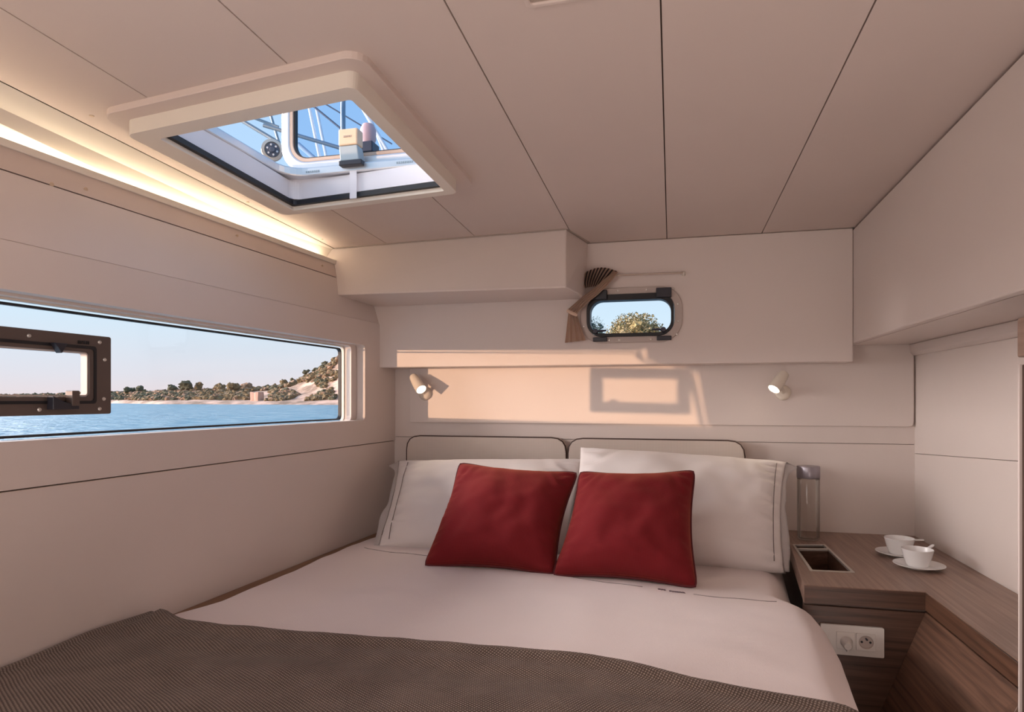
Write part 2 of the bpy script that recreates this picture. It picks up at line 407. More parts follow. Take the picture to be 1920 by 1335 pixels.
# soffit on the back wall, with the porthole cut through
sof = thing('overhead_locker', (-.3, 2.32, .122), 'wide shallow cream locker across the back wall, porthole cut through it', 'locker')
PO = rrect(-.302, .016, .214, .378, .06)
SZ = [(.578, zc(.578, 2.355)-.0004), (-.333, zc(-.333, 2.355)-.0004), (-1.19, zc(-1.19, 2.355)-.0004)]
obj('front_panel', P([(-1.19, .122), (.578, .122)]+SZ, backf(2.32), 0, .035, [PO]), M['cream'], sof, bevel=.004)
obj('bottom_panel', B(-1.14, .578, 2.3565, 2.446, .122, .138), M['cream'], sof, bevel=.002)
obj('end_panel', B(.560, .578, 2.3565, 2.446, .139, .555), M['cream'], sof)
obj('back_panel', P([(-1.19, .141), (.559, .141), (.559, .555), (-.333, .555), (-1.19, .538)], backf(2.41), 0, .03, [rrect(-.42, .16, .16, .48, .06)]), M['cream'], sof)

# boxed locker at the ceiling, upper left
lk = thing('overhead_locker', (-.75, 2.2, .36), 'boxy cream ceiling locker above the left side of the bed', 'locker')
bm = bmesh.new()
hexa(bm, [(-1.150, 2.0694, .368), (-.331, 2.067, .360), (-.303, 2.319, .360), (-1.118, 2.319, .360),
          (-1.36, 2.135, zc(-1.36, 2.135)-.0005), (-.341, 2.1292, zc(-.341, 2.13)-.0005), (-.291, 2.319, zc(-.29, 2.319)-.0005), (-1.36, 2.319, zc(-1.36, 2.319)-.0005)])
obj('body', bm, M['cream'], lk, bevel=.005)
def edge_band():
    pts = [(-1.19, 2.131), (-.352, 2.126), (-.338, 2.135), (-.286, 2.31)]
    return T([(x, y, zc(x, y)-.001) for x, y in pts], .0022, 6)
obj('edge_band', edge_band(), M['alusand'], lk, smooth=60)

# big overhead cabinet on the right
oc = thing('overhead_cabinet', (.69, 1.0, .184), 'large plain cream overhead cabinet running along the right wall', 'cabinet')
RX = lambda u, v, d: (.5785+d, u, v)
obj('side_panel', P([(-1.3, .184), (2.446, .184), (2.446, zc(.6, 2.446)-.0075), (-1.3, zc(.6, -1.3)-.0075)], RX, 0, .022), M['cream'], oc, bevel=.004)
obj('bottom_panel', B(.602, .799, -1.3, 2.434, .1845, .20), M['cream'], oc)
obj('top_trim', P([(-1.3, zc(.6, -1.3)-.0065), (2.446, zc(.6, 2.446)-.0065), (2.446, zc(.6, 2.446)-.001), (-1.3, zc(.6, -1.3)-.001)], RX, .007, .02), M['groove'], oc)

# ---------------------------------------------------------------- window 1: long hull window
w1 = struct('window_1', (wx(1.3)-.06, 1.3, .05), 'long slanted hull window looking over the sea')
FR = P(whole(2.172, .198, -.083), wl, .0585, .0685, [whole(2.166, .192, -.081, .0)])
obj('frame', FR, M['white'], w1)
obj('rubber_seal', P(whole(2.1455, .1865, -.0765, -.016), wl, .0555, .0665, [whole(2.1405, .1815, -.0715, -.022)]), M['black'], w1)
obj('glass_pane', P(whole(2.168, .194, -.082, .001), wl, .0687, .0697), M['glass'], w1)
# opening vent in the window: bronze frame with hinges and latches
S = thing('x', (0, 0, 0), None, None); bpy.data.objects.remove(S)
y0, y1, z0, z1 = .625, 1.163, -.0325, .1355
vf = obj('vent_frame', P(rrect(y0, y1, z0, z1, .004, 2), wl, .018, .034, [rrect(y0+.045, y1-.052, .004, .099, .008, 3)]), M['bronze'], w1, bevel=.002, label='bronze framed opening vent in the long window')
obj('inner_groove', P(rrect(y0+.034, y1-.036, -.010, .112, .006, 2), wl, .0165, .020, [rrect(y0+.039, y1-.042, -.004, .106, .006, 2)]), M['black'], vf)
obj('inner_lining', P(rrect(y0+.046, y1-.053, .005, .098, .007, 3), wl, .020, .036, [rrect(y0+.049, y1-.0555, .008, .0955, .005, 3)]), M['plate'], vf)
obj('hinge', P([(1.025, .112), (1.052, .112), (1.040, .092)], wl, .004, .020), M['darkplastic'], vf, bevel=.001)
obj('latch', P([(1.02, -.021), (1.075, -.021), (1.075, -.014), (1.045, -.006), (1.02, .006)], wl, .002, .020), M['darkplastic'], vf, bevel=.001)
obj('latch_knob', P(rrect(1.058, 1.074, -.014, .017, .002, 2), wl, .000, .018), M['bronze'], vf, bevel=.001)
for y, z in ((1.135, .122), (.985, .122), (1.135, -.021), (1.005, -.021), (.86, .123), (.86, -.021), (1.147, .085), (1.145, .0)):
    obj('screw', LA([(0, .003), (.003, .0025), (.0042, 0), (0, -.002)], (wx(y)-.018, y, z), (1, 0, 0), 10), M['steel'], vf, smooth=40)
bm = bmesh.new()
for k in range(6): prism(bm, rrect(1.085+k*.0045, 1.0875+k*.0045, .115, .122, .0005, 1), wl, .0165, .0185)
fin(obj('embossed_mark', bm, M['black'], vf), kind='stuff')

# ---------------------------------------------------------------- window 2: porthole
w2 = struct('window_2', (-.14, 2.3, .29), 'rounded opening porthole with black seal above the bed')
PF = backf(2.32)
obj('frame', P(rrect(-.318, .036, .199, .394, .075, 8), PF, -.010, -.0005, [rrect(-.295, .009, .221, .371, .055, 8)]), M['plate'], w2, bevel=.002)
obj('rubber_seal', P(rrect(-.2945, .0085, .2215, .3705, .055, 8), PF, -.016, .030, [rrect(-.283, -.002, .2325, .3495, .043, 8)]), M['black'], w2, smooth=30)
obj('glass_pane', P(rrect(-.2835, -.0015, .232, .350, .043, 8), PF, .006, .009), M['glass'], w2)
for x0 in (-.272, -.050):
    h = obj('hinge', B(x0-.002, x0+.050, 2.293, 2.309, .353, .386), M['darkplastic'], w2, bevel=.002)
for x0 in (-.272, -.050):
    obj('catch', B(x0, x0+.050, 2.296, 2.309, .204, .219), M['darkplastic'], w2, bevel=.002)
for x0, d in ((-.262, .038), (-.028, -.038)):
    bm = LA([(0, -.008), (.0075, -.008), (.0095, -.004), (.0095, .004), (.0075, .008), (0, .008)], (x0, 2.296, .2405), (0, 1, 0), 14)
    tube(bm, [(x0, 2.296, .2405), (x0+d, 2.294, .242)], [.0045, .003], 8)
    obj('catch_lever', bm, M['blackmetal'], w2, smooth=40)
for x, z in ((-.238, .383), (-.185, .384), (-.085, .384), (.005, .383), (.022, .33), (.022, .27), (-.306, .33), (-.306, .26), (-.215, .209), (-.18, .209), (-.07, .209), (-.01, .209), (.018, .225)):
    obj('screw', LA([(0, .003), (.003, .0025), (.004, 0), (0, -.002)], (x, 2.310, z), (0, -1, 0), 10), M['steel'], w2, smooth=40)

# ---------------------------------------------------------------- roof hatch
hat = thing('roof_hatch', (-.8, 1.33, .58), 'white framed roof hatch standing open, sky and rigging above', 'hatch')
TL = Vector((-1.083, 1.088, 0)); TR = Vector((-.5418, 1.0319, 0)); BR = Vector((-.5387, 1.5937, 0)); BL = Vector((-1.076, 1.632, 0))
def hq(u, v, d):                             # unit square -> the slightly skewed hatch outline, d below the ceiling
    p = (TL*(1-u)+TR*u)*(1-v)+(BL*(1-u)+BR*u)*v
    return (p.x, p.y, zc(p.x, p.y)-d)
obj('flange', P(rrect(-.075, 1.055, -.055, 1.10, .07), hq, -.004, .013, [rrect(.03, .97, .03, .97, .02)]), M['ceil'], hat, bevel=.006)
def taper(u, v, d):                          # coaming walls lean out towards the ceiling
    k = (.045-d)/.045
    return hq(u-.012*(1-u)*k, v+.01*(1-v)*k, d)
obj('coaming', P(rrect(0, 1, 0, 1, .035), taper, .005, .045, [rrect(.098, .948, .072, .948, .012)]), M['white'], hat, bevel=.003)
obj('seal', P(rrect(.080, .955, .06, .955, .012), hq, .022, .034, [rrect(.116, .952, .075, .928, .02)]), M['black'], hat)
obj('shaft', P(rrect(-1.075, -.530, 1.050, 1.630, .02), flat, .597, .622, [rrect(-1.045, -.560, 1.075, 1.590, .05)]), M['shaft'], hat)
obj('shaft_liner', P(rrect(.02, .98, .02, .98, .02), hq, -.030, .019, [rrect(.105, .952, .062, .935, .05)]), M['shaft'], hat)
obj('deck_frame', P(rrect(-1.055, -.55, 1.065, 1.605, .065), flat, .606, .630, [rrect(-1.020, -.585, 1.09, 1.568, .06)]), M['alu'], hat, bevel=.004)
lid = obj('lid', P(rrect(-1.064, -.54, .632, 1.16, .075, 8), backf(1.60), 0, .030, [rrect(-1.036, -.568, .660, 1.13, .055, 8)]), M['alu'], hat, bevel=.006)
obj('lid_seal', P(rrect(-1.037, -.567, .659, 1.131, .055, 8), backf(1.602), 0, .024, [rrect(-1.027, -.577, .669, 1.121, .047, 8)]), M['alusand'], lid, bevel=.002)
obj('seal_edge', P(rrect(-1.028, -.576, .668, 1.122, .047, 8), backf(1.606), 0, .014, [rrect(-1.023, -.581, .672, 1.117, .043, 8)]), M['black'], lid)
obj('lid_pane', P(rrect(-1.027, -.577, .669, 1.121, .046, 8), backf(1.611), 0, .008), M['tint'], lid)
lt = obj('latch', B(-.862, -.806, 1.555, 1.590, .674, .718), M['beige'], hat, bevel=.004, label='beige and grey latch block at the lid foot')
obj('latch_body', hexa and (lambda bm: (hexa(bm, [(-.855, 1.553, .632), (-.800, 1.553, .632), (-.800, 1.592, .632), (-.855, 1.592, .632), (-.861, 1.556, .673), (-.807, 1.556, .673), (-.807, 1.589, .673), (-.861, 1.589, .673)]), bm)[1])(bmesh.new()), M['greyblue'], lt, bevel=.003)
obj('latch_foot', B(-.858, -.792, 1.550, 1.594, .619, .632), M['darkplastic'], lt, bevel=.002)
bm = bmesh.new()
for k in range(5): box(bm, -.846+k*.005, -.8435+k*.005, 1.5535, 1.556, .694, .699)
fin(obj('embossed_mark', bm, M['alusand'], lt), kind='stuff')
bm = bmesh.new()
for k in range(7): box(bm, -.965+k*.006, -.9615+k*.006, 1.5665, 1.569, .614, .619)
for k in range(8): box(bm, -.700+k*.006, -.6965+k*.006, 1.5665, 1.569, .616, .621)
fin(obj('embossed_mark', bm, M['greyblue'], hat), kind='stuff')
obj('pull_tape', B(-.835, -.815, 1.5685, 1.5695, .535, .618), M['shaft'], hat)

# fixture at the top edge of the picture
fx = thing('ceiling_fixture', (-.14, .88, .60), 'small square fitting set into the ceiling near the upper frame edge', 'ceiling light')
fq = lambda u, v, d: (u, v, zc(u, v)-d)
obj('frame', P(rrect(-.215, -.09, .835, .960, .008), fq, 0, .006, [rrect(-.207, -.098, .843, .952, .006)]), M['ceil'], fx, bevel=.0015)
obj('cover', P(rrect(-.207, -.098, .843, .952, .006), fq, -.001, .0025), M['alusand'], fx)

# ---------------------------------------------------------------- berth
def xl(y): return wx(y)+.002
bed = thing('bed', (-.4, 1.35, -1.35), 'double berth along the hull side with brown wooden edge ledge', 'bed')
bm = bmesh.new()
hexa(bm, [(wx(.35)+.004, .35, -1.35), (.29, .35, -1.35), (.29, 2.44, -1.35), (wx(2.44)+.004, 2.44, -1.35),
          (wx(.35)+.004, .35, -.72), (.29, .35, -.72), (.29, 2.44, -.72), (wx(2.44)+.004, 2.44, -.72)])
obj('base', bm, M['walnut_x'], bed, bevel=.004)
bm = bmesh.new()
hexa(bm, [(wx(.38)+.09, .38, -.718), (.27, .38, -.718), (.27, 2.43, -.718), (wx(2.43)+.09, 2.43, -.718),
          (wx(.38)+.09, .38, -.53), (.27, .38, -.53), (.27, 2.43, -.53), (wx(2.43)+.09, 2.43, -.53)])
obj('mattress', bm, M['mattress'], bed, bevel=.03)
obj('ledge', hullprism([(-.004, -.72), (-.062, -.72), (-.062, -.521), (-.004, -.517)], .35, 2.44), M['ledge'], bed, bevel=.002, label='brown oak ledge between mattress and hull')

# duvet: one cloth surface
XL = [(.3, -1.165), (1.15, -1.15), (1.26, -1.137), (1.37, -1.098), (1.57, -1.084), (1.75, -1.084), (1.98, -1.08), (2.2, -1.068), (2.42, -1.06)]
XR = [(.3, .30), (1.0, .312), (1.25, .326), (1.47, .350), (1.60, .356), (1.68, .350), (1.72, .325), (1.745, .305), (2.0, .328), (2.2, .348), (2.42, .365)]
ZR = [(.3, -.98), (1.66, -.98), (1.73, -.62), (2.42, -.60)]
def top(x, y):
    h = -.500+.012*math.exp(-((x+.45)/.6)**2)
    h += .0040*nz(x*5, y*5, 1)+.0024*nz(x*13, y*11, 2)+.0016*max(0, nz(x*9+y*5, y*3-x*2, 12))
    g = math.exp(-((x-.10)/.22)**2)*math.exp(-((y-1.45)/.22)**2)      # soft diagonal creases near the right side
    h += .0075*g*(.5-abs(nz((x*.8+y*.75)*17, (x*.75-y*.8)*4, 5)))
    g2 = math.exp(-((x+.75)/.2)**2)*math.exp(-((y-1.35)/.2)**2)
    h += .006*g2*(.5-abs(nz((x*.7-y*.6)*15, (x*.6+y*.7)*4, 7)))
    if y > 2.0: h -= .03*(y-2.0)
    return h
def section(y, off=0, n=46):
    a, c, zr = lerp(XL, y), lerp(XR, y)+off, lerp(ZR, y)
    a -= off*.2
    rl, rr = .035, .085
    pts = []
    pts.append((a, -.60)); pts.append((a, -.56))
    for k in range(5):
        t_ = math.pi-math.pi/2*(k+1)/5
        pts.append((a+rl+rl*math.cos(t_), None, rl*(1-math.sin(t_))))
    for k in range(1, n):
        pts.append((a+rl+(c-rr-a-rl)*k/n, None, 0))
    for k in range(9):
        t_ = math.pi/2*(1-k/8)
        pts.append((c-rr+rr*math.cos(t_), None, rr*(1-math.sin(t_))))
    e = .005*nz(y*9, 3)
    z_ = top(c-.02, y)-rr
    for k in range(1, 7):
        f = k/6; pts.append((c+e*f-.012*f, z_+(zr-z_)*f))
    out = []
    for p in pts:
        if p[1] is None: out.append((p[0], y, top(p[0], y)+off-p[2]))
        else: out.append((p[0], y, p[1]+off))
    return out
def skin(rows, uvscale=1.0):
    bm = bmesh.new(); uv = bm.loops.layers.uv.new('UVMap')
    V = [[bm.verts.new(p) for p in r_] for r_ in rows]
    U = []
    for r_ in rows:
        s = 0; l = [0]
        for p, q in zip(r_, r_[1:]): s += (Vector(q)-Vector(p)).length; l.append(s)
        U.append(l)
    for i in range(len(V)-1):
        dv = rows[i+1][len(rows[0])//2][1], rows[i][len(rows[0])//2][1]
        for k in range(len(V[0])-1):
            f = bm.faces.new([V[i][k], V[i][k+1], V[i+1][k+1], V[i+1][k]])
            for lp, (a, c) in zip(f.loops, ((i, k), (i, k+1), (i+1, k+1), (i+1, k))):
                lp[uv].uv = (U[a][c], rows[a][c][1] if len(rows) > 1 else 0)
    return bm
ys = [.34+(2.40-.34)*k/120 for k in range(121)]
bm = skin([section(y) for y in ys])
dv = obj('duvet', bm, M['duvet'], smooth=180, origin=(-.4, 1.35, -.52), recalc=True)
fin(dv, 'white duvet spread over the berth, dark thread line near the pillows', 'duvet')
SEAM = [(-.99, 1.960), (-.97, 1.945), (-.743, 1.892), (-.5, 1.835), (-.317, 1.775), (-.17, 1.735), (-.0256, 1.704), (.0534, 1.690), (.15, 1.688), (.27, 1.690)]
sp_ = []
for (xa, ya), (xb, yb) in zip(SEAM, SEAM[1:]):
    for k in range(6):
        x, y = xa+(xb-xa)*k/6, ya+(yb-ya)*k/6
        sp_.append((x, y, top(x, y)+.0004))
for part in ([p for p in sp_ if p[0] < -.050], [p for p in sp_ if p[0] > .045]):
    obj('thread_line', T(part, .0011, 5), M['thread'], dv, smooth=180)
bm = bmesh.new()
for j, (x, y, n) in enumerate(((-.034, 1.706, 5), (-.006, 1.698, 10))):
    pts = []
    for k in range(n*4):
        px_, py_ = x+k*.0010, y+.0060*math.sin(k*1.9)*(1-.3*math.cos(k)) - k*.00012
        pts.append((px_, py_, top(px_, py_)+.0007))
    tube(bm, pts, .0010, 4)
fin(obj('embroidered_mark', bm, M['embroid'], dv), kind='stuff')

# brown throw across the foot
YE = [(-1.19, 1.215), (-1.16, 1.232), (-1.10, 1.212), (-1.01, 1.184), (-.90, 1.166), (-.80, 1.165), (-.69, 1.172), (-.52, 1.178), (-.354, 1.186), (-.25, 1.193), (-.152, 1.195), (-.06, 1.175), (.036, 1.150), (.14, 1.130), (.25, 1.110), (.35, 1.08), (.5, 1.05)]
def tsec(s):                                  # s along the throw from foot (0) to its folded edge (1)
    row = []
    base = section(.9, .014, 60)
    for i, p in enumerate(base):
        ye = lerp(YE, p[0])
        if s <= 1: y = .345+(ye-.345)*s
        pts = None
        row.append((p[0], y))
    return row
rows = []
Ns = 90
sec0 = section(1.1, .012, 70)
NP = len(sec0)
def throw_pt(i, s, lift):
    x0 = sec0[i][0]; ye = lerp(YE, x0)+.004*nz(x0*7, 2, 3)
    y = .345+(ye-.345)*s
    q = section_cached(y, i)
    return q[0], y, q[2]+lift
_cache = {}
def section_cached(y, i):
    k = round(y, 3)
    if k not in _cache: _cache[k] = section(k, .012, 70)
    return _cache[k][i]
for j in range(Ns+1):
    s = j/Ns; row = []
    for i in range(NP):
        x, y, z = throw_pt(i, s, 0)
        d = lerp(YE, sec0[i][0])-y
        roll = .012*math.exp(-((d-.022)/.02)**2)+.004*math.exp(-((d-.075)/.025)**2)     # soft fold along the edge
        wob = .004*nz(x*4, y*7, 9)+.0035*math.sin(d*42+2*nz(x*2, y*2, 4))*math.exp(-d/.25)
        dl = x-wx(y)
        up = 0
        if i < 26 and i >= 2:
            up = .020*math.exp(-(dl/.07)**2)*(1+.3*math.exp(-((d)/.12)**2))
        row.append([x, y, z+roll+wob+up])
    # left edge laid against the hull side
    y = row[2][1]
    row[0] = [wx(row[0][1])+.006, row[0][1], -.53]; row[1] = [wx(row[1][1])+.005, row[1][1], -.505]
    for i in range(2, 7):
        f = (i-2)/5
        yy = row[i][1]; x = wx(yy)+.006+f*.05
        row[i] = [x, yy, -.488+.010*f*(1-f)*4+.006*nz(yy*6, 1, 2)]
    rows.append([tuple(p) for p in row])
last = rows[-1]
rows.append([(p[0], p[1]+.008, p[2]-.007) for p in last])
rows.append([(p[0], p[1]+.007, p[2]-.019) for p in last])
rows.append([(p[0], p[1]-.01, p[2]-.024) for p in last])
bm = skin(rows)
th = obj('throw_blanket', bm, M['throw'], smooth=180, origin=(-.4, .75, -.5))
fin(th, 'dark brown woven throw laid across the foot of the bed', 'blanket')

# ---------------------------------------------------------------- pillows and cushions
def pillow_pt(c, u, v, T_, pinch, side, seed, sag=.2, wr=.1, pw=.45, pucker=0, round_=.05):
    TLc, TRc, BRc, BLc = c
    uu = u*(1-pinch*(1-v*v)*abs(u)**3); vv = v*(1-pinch*(1-u*u)*abs(v)**3)
    kk = 1-round_*(u*u*v*v)**4; uu *= kk; vv *= kk
    a, b_ = (uu+1)/2, (vv+1)/2
    p = (BLc*(1-a)+BRc*a)*(1-b_)+(TLc*(1-a)+TRc*a)*b_
    n = ((TRc-TLc)+(BRc-BLc)).cross((TLc-BLc)+(TRc-BRc)).normalized()
    n = n if n.y < 0 else -n
    h = T_*max(0, (1-u*u)*(1-v*v))**pw*(1-sag*v)
    e = max(0, 1-max(abs(u), abs(v)))
    h *= 1+wr*nz(u*2.2+seed, v*2.2, seed)+wr*.6*nz(u*5+seed, v*5, seed+3)
    if pucker:                                # creases running in from the seams
        h += T_*pucker*math.sin(v*38+6*nz(u*2, v*3, seed))*math.exp(-((abs(u)-.86)/.10)**2)*min(1, e*14)
        h += T_*pucker*.6*math.sin((u+v*u)*16+4*nz(u*2, v*3, seed+5))*math.exp(-((abs(u*v)-.5)/.2)**2)*min(1, e*6)
    return p+n*(h if side > 0 else -h*.75)
def pillow_bm(c, T_, pinch, seed, n=44, **k):
    bm = bmesh.new(); uv = bm.loops.layers.uv.new('UVMap')
    c = [Vector(p) for p in c]
    W = (c[1]-c[0]).length; H = (c[0]-c[3]).length
    t_ = [math.sin(math.pi/2*(-1+2*i/n)) for i in range(n+1)]
    t_ = [.5*x+.5*(-1+2*i/n) for i, x in enumerate(t_)]
    F = {}; K = {}
    for i, u in enumerate(t_):
        for j, v in enumerate(t_):
            F[i, j] = bm.verts.new(pillow_pt(c, u, v, T_, pinch, 1, seed, **k))
            K[i, j] = F[i, j] if i in (0, n) or j in (0, n) else bm.verts.new(pillow_pt(c, u, v, T_, pinch, -1, seed, **k))
    for i in range(n):
        for j in range(n):
            for G, rev in ((F, 0), (K, 1)):
                q = [(i, j), (i+1, j), (i+1, j+1), (i, j+1)]
                if rev: q = q[::-1]
                f = bm.faces.new([G[a] for a in q])
                for lp, (a, b_) in zip(f.loops, q): lp[uv].uv = (t_[a]*W/2, t_[b_]*H/2)
    return bm
def border(c, pinch, n=26):
    c = [Vector(p) for p in c]; out = []
    for e in range(4):
        for k in range(n):
            s = -1+2*k/n
            u, v = ((s, 1), (1, -s), (-s, -1), (-1, s))[e]
            out.append(pillow_pt(c, u, v, 0, pinch, 1, 0))
    return out
LPc = [(-1.020, 2.300, -.238), (-.300, 2.300, -.215), (-.300, 2.01, -.505), (-.962, 2.00, -.505)]
RPc = [(-.315, 2.290, -.172), (.372, 2.280, -.207), (.318, 1.985, -.502), (-.345, 1.99, -.502)]
def white_pillow(c, seed, label, su, T_):
    root = thing('pillow', (sum(p[0] for p in c)/4, 2.1, -.505), label, 'pillow', 'white pillows')
    obj('cover', pillow_bm(c, T_, .05, seed, sag=.22, wr=.17, pw=.45, pucker=.060, round_=.0), M['pillow'], root, smooth=180)
    cc = [Vector(p) for p in c]
    kw = dict(sag=.22, wr=.17, pw=.45, pucker=.060, round_=.0)
    raw = [pillow_pt(cc, su, -.95+1.90*k/48, T_, .05, 1, seed, **dict(kw, pucker=0)) for k in range(49)]
    pts = []
    for k in range(49):
        a = raw[max(0, k-3):k+4]; q = Vector((0, 0, 0))
        for p in a: q += p
        pts.append(q/len(a)+Vector((0, -.0055, .001)))
    obj('piping', T(pts, .0014, 5), M['thread'], root, smooth=180)
    sg = 1 if su > 0 else -1                       # loose cloth flange beyond the filled end
    rows = []
    for k in range(37):
        v = -.98+1.96*k/36; p = pillow_pt(cc, sg*.985, v, T_, .05, 1, seed, **kw)
        wd = .012+.024*math.exp(-((v-.90)/.10)**2)+.012*math.exp(-((v+.55)/.4)**2)+.004*nz(v*4, seed)
        rows.append([tuple(p+Vector((sg*wd*f, .006*math.sin(v*9+f*2)*f-.004, -.010*f*max(0, v)+.002*math.sin(v*17)*f))) for f in (0, .35, .7, 1)])
    bm = skin(rows); bmesh.ops.solidify(bm, geom=bm.faces[:], thickness=.002)
    obj('flange', bm, M['pillow'], root, smooth=180)
    return root
white_pillow(LPc, 3.1, 'white pillow on the hull side, left cushion leaning on it', -.86, .088)
white_pillow(RPc, 7.7, 'white pillow beside the glass bottle, right cushion leaning on it', .90, .10)

def red_cushion(c, seed, label):
    m_ = sum((Vector(p) for p in c), Vector())/4
    c = [m_+(Vector(p)-m_)*1.05 for p in c]
    c = [Vector((p.x, p.y, max(p.z, -.493))) for p in c]
    root = thing('cushion', (sum(p[0] for p in c)/4, 1.8, -.5), label, 'cushion', 'red cushions')
    obj('cover', pillow_bm(c, .092, .10, seed, sag=.30, wr=.11, pw=.52, pucker=.035), M['red'], root, smooth=180)
    obj('piping', tube(bmesh.new(), border(c, .10), .0038, 6, True), M['redpipe'], root, smooth=180)
red_cushion([(-.668, 2.00, -.212), (-.286, 1.975, -.230), (-.322, 1.775, -.487), (-.700, 1.775, -.487)], 1.7, 'red square cushion, nearer the hull window')
red_cushion([(-.268, 1.96, -.226), (.060, 1.930, -.210), (.060, 1.738, -.488), (-.316, 1.765, -.490)], 5.2, 'red square cushion, farther from the hull window')

def headboard(x0, x1, zt, label):
    root = thing('headboard_cushion', ((x0+x1)/2, 2.42, -.5), label, 'headboard cushion', 'headboard cushions')
    ol = rc([(x0, -.50, .02), (x1, -.50, .02), (x1, zt, .055), (x0, zt, .055)])
    obj('pad', P(ol, backf(2.41), -.022, .035), M['headcloth'], root, bevel=.012, smooth=50)
    me = root.children[0].data
    uvl = me.uv_layers.new(name='UVMap')
    for lp in me.loops: v = me.vertices[lp.vertex_index].co; uvl.data[lp.index].uv = (v.x, v.z)
    obj('piping', T([(u, 2.392, v) for u, v in ol], .0042, 6, True), M['brownpipe'], root, smooth=180)
headboard(-1.022, -.384, -.147, 'woven cream headboard cushion behind the hull-side pillow')
headboard(-.374, .248, -.148, 'woven cream headboard cushion behind the pillow beside the bottle')

# ---------------------------------------------------------------- reading lamps
def reading_lamp(base, top_, lens, label):
    root = thing('reading_lamp', base, label, 'wall lamp', 'reading lamps')
    base, top_, lens = Vector(base), Vector(top_), Vector(lens)
    obj('base', LA([(0, 0), (.026, 0), (.027, .004), (.025, .010), (.016, .016), (0, .017)], base, (0, -1, 0), 24), M['lampwhite'], root, smooth=50)
    ax = (lens-top_).normalized(); L = (lens-top_).length
    obj('arm', T([base+Vector((0, -.012, 0)), top_+ax*L*.55], .007, 8), M['lampwhite'], root, smooth=60)
    obj('shade', LA([(0, 0), (.012, 0), (.0165, .004), (.0205, L*.5), (.022, L), (.0195, L), (.018, L*.6), (0, L*.55)], top_, ax, 24), M['lampwhite'], root, smooth=40)
    obj('lens', LA([(0, L-.002), (.0185, L-.004), (.0185, L-.008), (0, L-.008)], top_, ax, 20), M['lens'], root)
    l = bpy.data.lights.new('reading_lamp_light', 'SPOT'); lo = bpy.data.objects.new('reading_lamp_light', l); COL.objects.link(lo)
    l.energy = 1.3; l.color = (1, .86, .68); l.spot_size = math.radians(95); l.spot_blend = .6; l.shadow_soft_size = .015
    lo.location = lens+ax*.004+Vector((0, 0, EZ)); lo.rotation_euler = ax.to_track_quat('-Z', 'Y').to_euler()
reading_lamp((-.962, 2.436, .022), (-.995, 2.385, .090), (-.943, 2.345, .036), 'small white reading lamp at the edge of the sunlit patch')
reading_lamp((.380, 2.436, .022), (.381, 2.395, .090), (.340, 2.362, .033), 'small white reading lamp on the shaded wall above the counter side pillow')

# ---------------------------------------------------------------- curtain
cr = thing('curtain_rod', (-.08, 2.3, .436), 'thin brass curtain rod above the porthole', 'curtain rod')
obj('rod', T([(-.29, 2.297, .4375), (.038, 2.297, .4345)], .003, 8), M['gold'], cr, smooth=60)
obj('end_bracket', LA([(0, 0), (.008, 0), (.008, .012), (.005, .020), (0, .022)], (.040, 2.320, .4345), (0, -1, 0), 14), M['white'], cr, smooth=50)
cu = thing('curtain', (-.27, 2.29, .2), 'small tan curtain with painted dark pleat gaps, pulled aside from the porthole', 'curtain')
LB = [(-.300, .449), (-.309, .405), (-.316, .372), (-.330, .340), (-.3575, .312)]
RB = [(-.1865, .4485), (-.217, .421), (-.250, .392), (-.288, .361), (-.327, .300)]
LB2 = [(-.3575, .312), (-.362, .28), (-.366, .24), (-.3705, .2012)]; RB2 = [(-.327, .300), (-.318, .27), (-.305, .235), (-.297, .209)]
def along(pts, s):
    k = s*(len(pts)-1); i = min(int(k), len(pts)-2); f = k-i
    return pts[i][0]+(pts[i+1][0]-pts[i][0])*f, pts[i][1]+(pts[i+1][1]-pts[i][1])*f
def cloth(LB, RB, n, m, amp, folds, plain=False, yy0=2.289):
    bm = bmesh.new(); uv = bm.loops.layers.uv.new('UVMap'); G = []
    for j in range(m+1):
        s = j/m; a, c = along(LB, s), along(RB, s); row = []
        for i in range(n+1):
            f = i/n
            x, z = a[0]+(c[0]-a[0])*f, a[1]+(c[1]-a[1])*f
            if not plain: z += .016*math.sin(math.pi*f)*(1-s)          # the gathered top bows upward
            am = amp*(.5+.5*math.sin(math.pi*min(1, s*1.1))) if not plain else amp*(.5+.5*s)
            row.append(bm.verts.new((x, yy0+am*math.sin(folds*2*math.pi*f), z)))
        G.append(row)
    for j in range(m):
        for i in range(n):
            f = bm.faces.new([G[j][i], G[j][i+1], G[j+1][i+1], G[j+1][i]])
            for lp, (a, c) in zip(f.loops, ((j, i), (j, i+1), (j+1, i+1), (j+1, i))): lp[uv].uv = (c/n, a/m)
    bmesh.ops.solidify(bm, geom=bm.faces[:], thickness=.0012)
    return bm
FANL = [(-.300, .449), (-.304, .43), (-.306, .41), (-.300, .394)]; FANR = [(-.1865, .4485), (-.205, .432), (-.224, .415), (-.242, .402)]
obj('gathered_top', cloth(FANL, FANR, 90, 10, .006, 9), M['curtain'], cu, smooth=60)
BANDL = [(-.198, .447), (-.240, .412), (-.275, .384), (-.312, .358), (-.359, .318)]
BANDR = [(-.180, .444), (-.214, .402), (-.250, .368), (-.285, .342), (-.327, .302)]
obj('swept_cloth', cloth(BANDL, BANDR, 40, 14, .004, 4, True, 2.276), M['curtain_plain'], cu, smooth=60)
obj('tail', cloth(LB2, RB2, 40, 10, .006, 3.5, True), M['curtain_plain'], cu, smooth=60)
obj('tie_band', T([(-.360, 2.281, .316), (-.345, 2.276, .306), (-.326, 2.281, .298)], .007, 8), M['curtain_plain'], cu, smooth=60)

